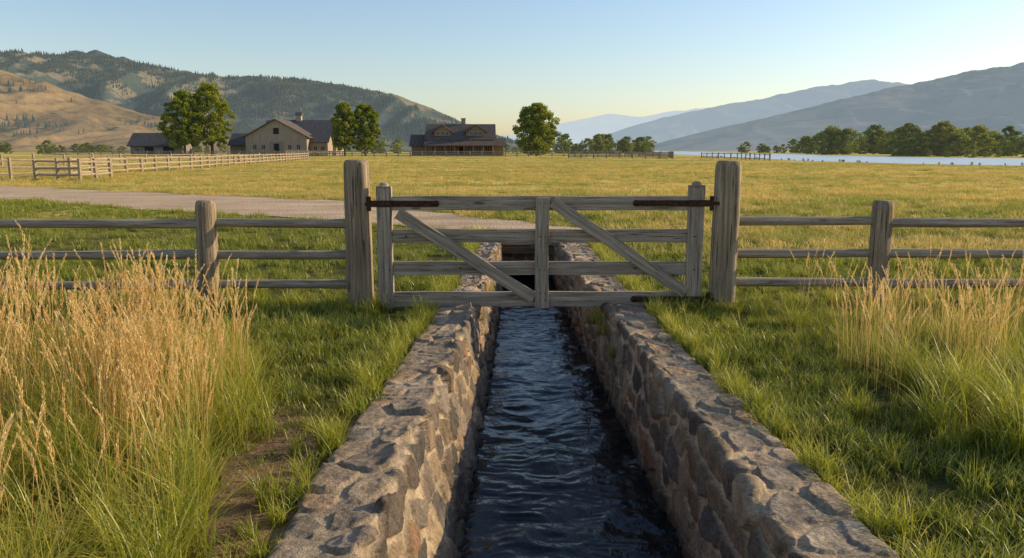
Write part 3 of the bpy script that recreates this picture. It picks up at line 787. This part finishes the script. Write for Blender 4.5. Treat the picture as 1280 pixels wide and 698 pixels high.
# ------------------------------------------------------------------ hills
def hill(name,crest,front,back,mat,rough,seed,nr=90,nc=420,toe_pow=1.25,gul=.25,gs=.012,extra=0):
    crest=np.array(crest,float); x=np.linspace(crest[0,0],crest[-1,0],nc)
    zc=np.interp(x,crest[:,0],crest[:,2]); yc=np.interp(x,crest[:,0],crest[:,1])
    for _ in range(3): zc[1:-1]=(zc[:-2]+zc[2:]+2*zc[1:-1])/4
    t=np.linspace(0,1,nr)
    rows=[];
    for k in range(nr):
        f=t[k]; yy=yc-front*(1-f)
        h=zc*(f**toe_pow)
        w=4*f*(1-f)
        wob=x+60*fbm(x*.004,yy*.004,2,seed)
        rid=1-np.abs(vnoise(wob*gs+yy*gs*.25,yy*gs*.22,seed))*2
        rid2=1-np.abs(vnoise(wob*gs*2.7-yy*gs*.4,yy*gs*.7,seed+1))*2
        h=h+zc*gul*w*(rid*.65+rid2*.3)+zc*rough*fbm(x*gs*5,yy*gs*5,4,seed+2)*min(1,f*2.5)
        rows.append(np.stack([x,yy,h-1.0*(1-f)],-1))
    for k in range(1,14):
        f=k/14; yy=yc+back*f; rows.append(np.stack([x,yy,zc*(1-f**1.3)-f*5+zc*rough*fbm(x*gs*5,yy*gs*5,4,seed+2)],-1))
    P=np.array(rows); me=mesh_np(name,P.reshape(-1,3),grid_faces(len(rows),nc),mat); link(bpy.data.objects.new(name,me))
    return P
Y=1500
cl=[(-1800,Y,190),(-1308,Y,184),(-1088,Y,173),(-941,Y,178),(-853,Y,174),(-764,Y,180),(-691,Y,164),(-603,Y,143),(-544,Y,134),(-456,Y,135),(-353,Y,126),(-265,Y,113),(-206,Y,99),(-147,Y,76),(-88,Y,52),(-29,Y,30),(40,Y,8),(90,Y,-2)]
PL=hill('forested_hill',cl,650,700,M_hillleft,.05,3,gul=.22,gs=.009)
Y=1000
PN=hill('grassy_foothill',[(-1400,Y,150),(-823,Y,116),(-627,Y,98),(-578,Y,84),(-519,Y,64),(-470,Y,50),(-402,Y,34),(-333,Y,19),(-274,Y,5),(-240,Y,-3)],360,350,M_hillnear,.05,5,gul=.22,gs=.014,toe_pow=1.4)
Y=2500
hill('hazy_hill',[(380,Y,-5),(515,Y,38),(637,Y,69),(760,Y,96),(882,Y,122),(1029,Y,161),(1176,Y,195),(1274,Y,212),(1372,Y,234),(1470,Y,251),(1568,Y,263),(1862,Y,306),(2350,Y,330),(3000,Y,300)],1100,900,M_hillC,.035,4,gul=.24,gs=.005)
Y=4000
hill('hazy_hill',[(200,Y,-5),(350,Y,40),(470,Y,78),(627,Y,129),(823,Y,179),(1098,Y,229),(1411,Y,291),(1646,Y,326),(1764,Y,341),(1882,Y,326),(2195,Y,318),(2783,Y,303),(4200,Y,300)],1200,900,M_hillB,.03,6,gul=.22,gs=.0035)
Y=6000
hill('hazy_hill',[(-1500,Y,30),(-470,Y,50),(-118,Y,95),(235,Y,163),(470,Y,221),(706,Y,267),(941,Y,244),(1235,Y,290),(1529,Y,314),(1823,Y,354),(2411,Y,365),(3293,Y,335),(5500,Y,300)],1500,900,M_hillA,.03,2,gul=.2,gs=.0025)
def conifer(k):
    r=np.random.default_rng(900+k); V=[];F=[];C=[];b=0
    for L in range(6):
        z0=1.2+L*1.7; R=2.6*(1-L/6.6); n=9
        a=np.arange(n)/n*6.283+r.random()*2; rr=R*(.7+.5*r.random(n))
        ring=np.stack([rr*np.cos(a),rr*np.sin(a),z0-.3*r.random(n)],-1); tip=np.array([[0,0,z0+3.0]])
        v=np.concatenate([ring,tip]); j=np.arange(n); f=np.stack([j,(j+1)%n,np.full(n,n)],-1)
        V.append(v);F.append(f+b);c=np.ones((n+1,4));c[:,0]=.3+.5*r.random();C.append(c);b+=n+1
    me=mesh_np('conifer_v%d'%k,np.concatenate(V),np.concatenate(F),M_conifer,False,np.concatenate(C)); return bpy.data.objects.new('conifer_v%d'%k,me)
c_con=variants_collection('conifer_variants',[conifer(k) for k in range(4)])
def cover(P,n,thr,seed,fs,zmin=.0,bias=0):
    nr,nc,_=P.shape; i=rng.random(n)*(nr-16); j=rng.random(n)*(nc-2); i0=i.astype(int);j0=j.astype(int);fi=(i-i0)[:,None];fj=(j-j0)[:,None]
    p=(P[i0,j0]*(1-fi)+P[i0+1,j0]*fi)*(1-fj)+(P[i0,j0+1]*(1-fi)+P[i0+1,j0+1]*fi)*fj
    slope=(P[i0,j0+1,2]-P[i0,j0,2])/(P[i0,j0+1,0]-P[i0,j0,0])
    m=fbm(p[:,0]*fs,p[:,1]*fs,4,seed)+.3*vnoise(p[:,0]*fs*6,p[:,1]*fs*6,seed)+bias*np.clip(slope,-.5,.5)+.25*(p[:,2]/180-.4)
    k=(m+rng.normal(0,.10,n)>thr)&(p[:,2]>zmin)&(np.abs(p[:,0])<1.0*p[:,1]); return p[k]
a=cover(PL,75000,-.06,1,.006,10,1.0); b=cover(PN,9000,.24,3,.012,10,.8)
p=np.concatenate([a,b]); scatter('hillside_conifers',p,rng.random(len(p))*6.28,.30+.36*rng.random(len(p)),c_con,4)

# ------------------------------------------------------------------ buildings
def prism(name,x0,x1,y0,y1,zb,ze,zr,axis,mat,parent):
    if axis=='x':
        ym=(y0+y1)/2; v=[(x,y,z) for x in (x0,x1) for (y,z) in ((y0,zb),(y1,zb),(y1,ze),(ym,zr),(y0,ze))]
    else:
        xm=(x0+x1)/2; v=[(x,y,z) for y in (y0,y1) for (x,z) in ((x0,zb),(x1,zb),(x1,ze),(xm,zr),(x0,ze))]
    f=[(0,1,2,3,4),(9,8,7,6,5)]+[(k,(k+1)%5,5+(k+1)%5,5+k)[::-1] for k in range(5)]
    me=bpy.data.meshes.new(name); me.from_pydata(v,[],f); me.update(); me.materials.append(mat)
    return link(bpy.data.objects.new(name,me),parent)
def slab(name,a,b,c,d,th,mat,parent):
    a,b,c,d=map(Vector,(a,b,c,d)); n=(b-a).cross(d-a).normalized()
    if n.z<0: n=-n
    v=[p for p in (a,b,c,d)]+[p+n*th for p in (a,b,c,d)]
    f=[(0,1,2,3),(7,6,5,4),(0,4,5,1),(1,5,6,2),(2,6,7,3),(3,7,4,0)]
    me=bpy.data.meshes.new(name); me.from_pydata([tuple(q) for q in v],[],f); me.update()
    import bmesh
    bm=bmesh.new(); bm.from_mesh(me); bmesh.ops.recalc_face_normals(bm,faces=bm.faces); bm.to_mesh(me); bm.free()
    me.materials.append(mat); return link(bpy.data.objects.new(name,me),parent)
def groof(nm,x0,x1,y0,y1,ze,zr,axis,ov,mat,parent,th=.25):
    if axis=='x':
        ym=(y0+y1)/2; k=(zr-ze)/(ym-y0); zo=ze-k*ov
        slab(nm+'_front',(x0-ov,y0-ov,zo+.02),(x1+ov,y0-ov,zo+.02),(x1+ov,ym,zr+.02),(x0-ov,ym,zr+.02),th,mat,parent)
        slab(nm+'_back',(x0-ov,y1+ov,zo+.02),(x1+ov,y1+ov,zo+.02),(x1+ov,ym+.01,zr+.02),(x0-ov,ym+.01,zr+.02),th,mat,parent)
    else:
        xm=(x0+x1)/2; k=(zr-ze)/(xm-x0); zo=ze-k*ov
        slab(nm+'_west',(x0-ov,y0-ov,zo+.02),(x0-ov,y1+ov,zo+.02),(xm,y1+ov,zr+.02),(xm,y0-ov,zr+.02),th,mat,parent)
        slab(nm+'_east',(x1+ov,y0-ov,zo+.02),(x1+ov,y1+ov,zo+.02),(xm+.01,y1+ov,zr+.02),(xm+.01,y0-ov,zr+.02),th,mat,parent)
def window(nm,x,y,z,w,h,parent,frame=M_trim,glass=M_glass):
    box(nm+'_frame',(x,y-.05,z),(w+.3,.12,h+.3),frame,parent); box(nm+'_pane',(x,y-.12,z),(w,.06,h),glass,parent)
    box(nm+'_mullion',(x,y-.16,z),(.1,.05,h),frame,parent)

sh=empty('wooden_shed',(-106,B,0))
prism('walls',-7.6,7.6,0,8,-.3,3.3,6.6,'x',M_shedwall,sh); groof('roof',-7.6,7.6,0,8,3.3,6.6,'x',.7,M_roofgrey,sh)
box('door',(-2,-.04,1.3),(2.6,.1,2.7),M_darkopen,sh); box('wide_door',(3.8,-.04,1.4),(3.2,.1,2.8),M_darkopen,sh); window('window',-5.6,0,1.8,1,1,sh)
bn=empty('timber_barn',(-70,B,0))
prism('main_walls',-9.2,9.0,0,14,-.3,5.6,10.6,'y',M_barnwall,bn); groof('main_roof',-9.2,9.0,0,14,5.6,10.6,'y',.8,M_roofbrown,bn)
prism('cross_walls',-7,15.5,10,24,-.3,5.4,10.9,'x',M_barnwall,bn); groof('cross_roof',-7,15.5,10,24,5.4,10.9,'x',.7,M_roofgrey,bn)
prism('wing_walls',9.05,14.5,3,10,-.3,4.2,6.8,'x',M_barnwall,bn); groof('wing_roof',9.7,14.5,3,10,4.2,6.8,'x',.5,M_roofgrey,bn)
prism('leanto_walls',-16,-9.3,6,15,-.3,3.4,6.6,'x',M_shedwall,bn); groof('leanto_roof',-16,-10.2,6,15,3.4,6.6,'x',.6,M_roofgrey,bn)
box('barn_door',(0,-.06,2.0),(4.0,.14,4.2),M_shedwall,bn); box('barn_door_opening',(0,-.15,1.8),(1.6,.06,3.6),M_darkopen,bn)
box('hayloft_door',(0,-.06,7.3),(1.6,.14,1.8),M_darkopen,bn)
for k,xx in enumerate((-6.5,-3.9,3.9,6.5)): window('window_%d'%k,xx,0,2.6,1.0,1.3,bn)
for k,xx in enumerate((10.8,13)): window('wing_window_%d'%k,xx,3,2.2,1.0,1.2,bn)
box('cupola',(2.6,17,11.6),(1.6,1.6,1.8),M_trim,bn); prism('cupola_roof',1.5,3.7,15.9,18.1,12.5,12.55,13.5,'x',M_roofgrey,bn)
hs=empty('log_ranch_house',(-16.5,B+2,0))
prism('main_walls',-9,10.5,2,14,-.3,5.2,9.4,'x',M_log,hs); groof('main_roof',-9,10.5,2,14,5.2,9.4,'x',.9,M_roofbrown,hs)
slab('porch_roof',(-9.8,-2.2,2.9),(11.4,-2.2,2.9),(11.4,2.2,4.9),(-9.8,2.2,4.9),.22,M_roofbrown,hs)
for k in range(8): log('porch_post_%d'%k,(-9.2+k*2.85,-1.7,-.1),(-9.2+k*2.85,-1.7,3.1),.16,.15,M_log,hs,seg=10,rings=5)
box('porch_deck',(.8,-.1,.15),(21.4,4.2,.5),M_log,hs)
box('porch_rail',(.8,-1.9,1.15),(20.6,.1,.12),M_log,hs); 
prism('west_wing_walls',-14,-9.05,3,12,-.3,3.2,6.2,'x',M_log,hs); groof('west_wing_roof',-14,-9.95,3,12,3.2,6.2,'x',.7,M_roofbrown,hs)
prism('east_wing_walls',10.55,14,0,9,-.3,3.0,5.0,'x',M_log,hs); groof('east_wing_roof',11.5,14,0,9,3.0,5.0,'x',.6,M_roofbrown,hs)
for k,(xx,w) in enumerate(((-4.5,2.6),(5.5,2.9))):
    prism('dormer_%d'%k,xx-w,xx+w,2.6,8,5.2,7.2,9.1,'y',M_log,hs); groof('dormer_roof_%d'%k,xx-w,xx+w,2.6,8,7.2,9.1,'y',.5,M_roofbrown,hs,.18)
    for q in (-1,0,1): window('dormer_window_%d_%d'%(k,q+1),xx+q*1.3,2.6,6.7,.8,1.0,hs)
for k,xx in enumerate((-7,-4.2,-1.4,3.8,6.4,9)): window('ground_window_%d'%k,xx,2,2.1,1.3,1.5,hs)
box('front_door',(1.2,1.93,1.5),(1.2,.12,2.3),M_darkopen,hs)
box('chimney',(1.5,8.6,9.9),(1.3,1.3,2.6),M_stonechim,hs,.05); box('chimney_cap',(1.5,8.6,11.3),(1.6,1.6,.2),M_stonechim,hs)

# ------------------------------------------------------------------ background fences
def far_fence(name,pts,sp,h,nr,mat,pr=.09,rr=.06):
    e=empty(name,(pts[0][0],pts[0][1],0)); V=[];F=[];b=0
    ox,oy=pts[0]
    P=[]
    for (a,c) in zip(pts[:-1],pts[1:]):
        d=math.hypot(c[0]-a[0],c[1]-a[1]); n=max(1,int(d/sp))
        for k in range(n): P.append((a[0]+(c[0]-a[0])*k/n-ox,a[1]+(c[1]-a[1])*k/n-oy))
    P.append((pts[-1][0]-ox,pts[-1][1]-oy))
    def bar(p,q,r):
        nonlocal b
        p=np.array(p);q=np.array(q);d=q-p;d/=np.linalg.norm(d); u=np.cross(d,[0,0,1.]) if abs(d[2])<.9 else np.array([1.,0,0]); u/=np.linalg.norm(u); w=np.cross(d,u)
        a=np.arange(6)/6*6.283; ring=np.cos(a)[:,None]*u*r+np.sin(a)[:,None]*w*r
        V.append(np.concatenate([p+ring,q+ring])); j=np.arange(6); F.append(np.stack([j,(j+1)%6,6+(j+1)%6,6+j],-1)+b)
        F.append(np.array([[6,7,8,9],[6,9,10,11]])+b); b+=12
    for p in P: bar((p[0],p[1],-.2),(p[0]+random.uniform(-.03,.03),p[1],h+random.uniform(-.06,.06)),pr*random.uniform(.85,1.2))
    me=mesh_np('posts',np.concatenate(V),np.concatenate(F),mat,False); link(bpy.data.objects.new('posts',me),e)
    V.clear();F.clear();b=0
    for p,q in zip(P[:-1],P[1:]):
        for k in range(nr):
            z=h*(.25+.62*k/max(1,nr-1)); j=lambda:random.uniform(-.04,.04)
            bar((p[0],p[1],z+j()),(q[0],q[1],z+j()),rr*random.uniform(.8,1.2))
    me=mesh_np('rails',np.concatenate(V),np.concatenate(F),mat,False); link(bpy.data.objects.new('rails',me),e)
far_fence('pasture_fence',[(-60,43),(-34,42.5),(-27.5,50),(-29,75),(-33,110),(-38,150),(-50,190)],2.6,1.25,3,M_fence_pale,.12,.075)
far_fence('pasture_fence',[(-27.3,46),(-24.5,45.5),(-24.5,49)],1.4,1.2,3,M_fence_pale,.12,.06)
far_fence('pasture_fence',[(-90,84),(-52,82),(-33,105)],2.8,1.3,3,M_fence_pale,.12,.07)
far_fence('corral_fence',[(-125,215),(-96,212),(-60,214),(-48,225)],3,1.6,4,M_shedwall,.16,.1)
far_fence('corral_fence',[(-60,222),(-40,215),(-5,218),(30,222)],3,1.5,3,M_shedwall,.15,.1)
far_fence('corral_fence',[(12,170),(32,160),(36,185),(28,200)],2.6,1.4,4,M_shedwall,.14,.08)
far_fence('river_fence',[(40,170),(42,150),(41,128)],3,1.2,2,M_shedwall,.12,.07)

# ------------------------------------------------------------------ light, sky, camera
SUN_EL=20.0; SUN_AZ=74.0   # azimuth clockwise from +Y
w=bpy.data.worlds.new('World'); scene.world=w; w.use_nodes=True; nt=w.node_tree; bg=nt.nodes['Background']
sky=nt.nodes.new('ShaderNodeTexSky'); sky.sky_type='NISHITA'; sky.sun_disc=False
sky.sun_elevation=math.radians(SUN_EL); sky.sun_rotation=math.radians(SUN_AZ)
sky.air_density=1.15; sky.dust_density=.7; sky.ozone_density=2.0; sky.altitude=0
sky_tint=nt.nodes.new('ShaderNodeMix'); sky_tint.data_type='RGBA'; sky_tint.blend_type='MULTIPLY'; sky_tint.inputs[0].default_value=1
sky_tint.inputs[7].default_value=(1.10,1.09,1.17,1)      # tints and slightly brightens the sky only
nt.links.new(sky.outputs[0],sky_tint.inputs[6]); nt.links.new(sky_tint.outputs[2],bg.inputs[0]); bg.inputs[1].default_value=.15
ld=bpy.data.lights.new('sun','SUN'); ld.energy=5.0; ld.angle=math.radians(.5); ld.color=(1,.83,.54)
lo=link(bpy.data.objects.new('sun',ld))
el=math.radians(SUN_EL); az=math.radians(SUN_AZ)
d=Vector((math.sin(az)*math.cos(el),math.cos(az)*math.cos(el),math.sin(el)))
lo.rotation_euler=d.to_track_quat('Z','Y').to_euler(); lo.location=(30,10,20)

cam=bpy.data.cameras.new('camera'); cam.lens=27.98; cam.sensor_width=36; cam.clip_end=30000; cam.clip_start=.05
co=link(bpy.data.objects.new('camera',cam)); co.location=(0,0,1.7); co.rotation_euler=(math.radians(90-9.2),0,0)
scene.camera=co
scene.view_settings.view_transform='Standard'; scene.view_settings.look='None'; scene.view_settings.exposure=0; scene.view_settings.gamma=1
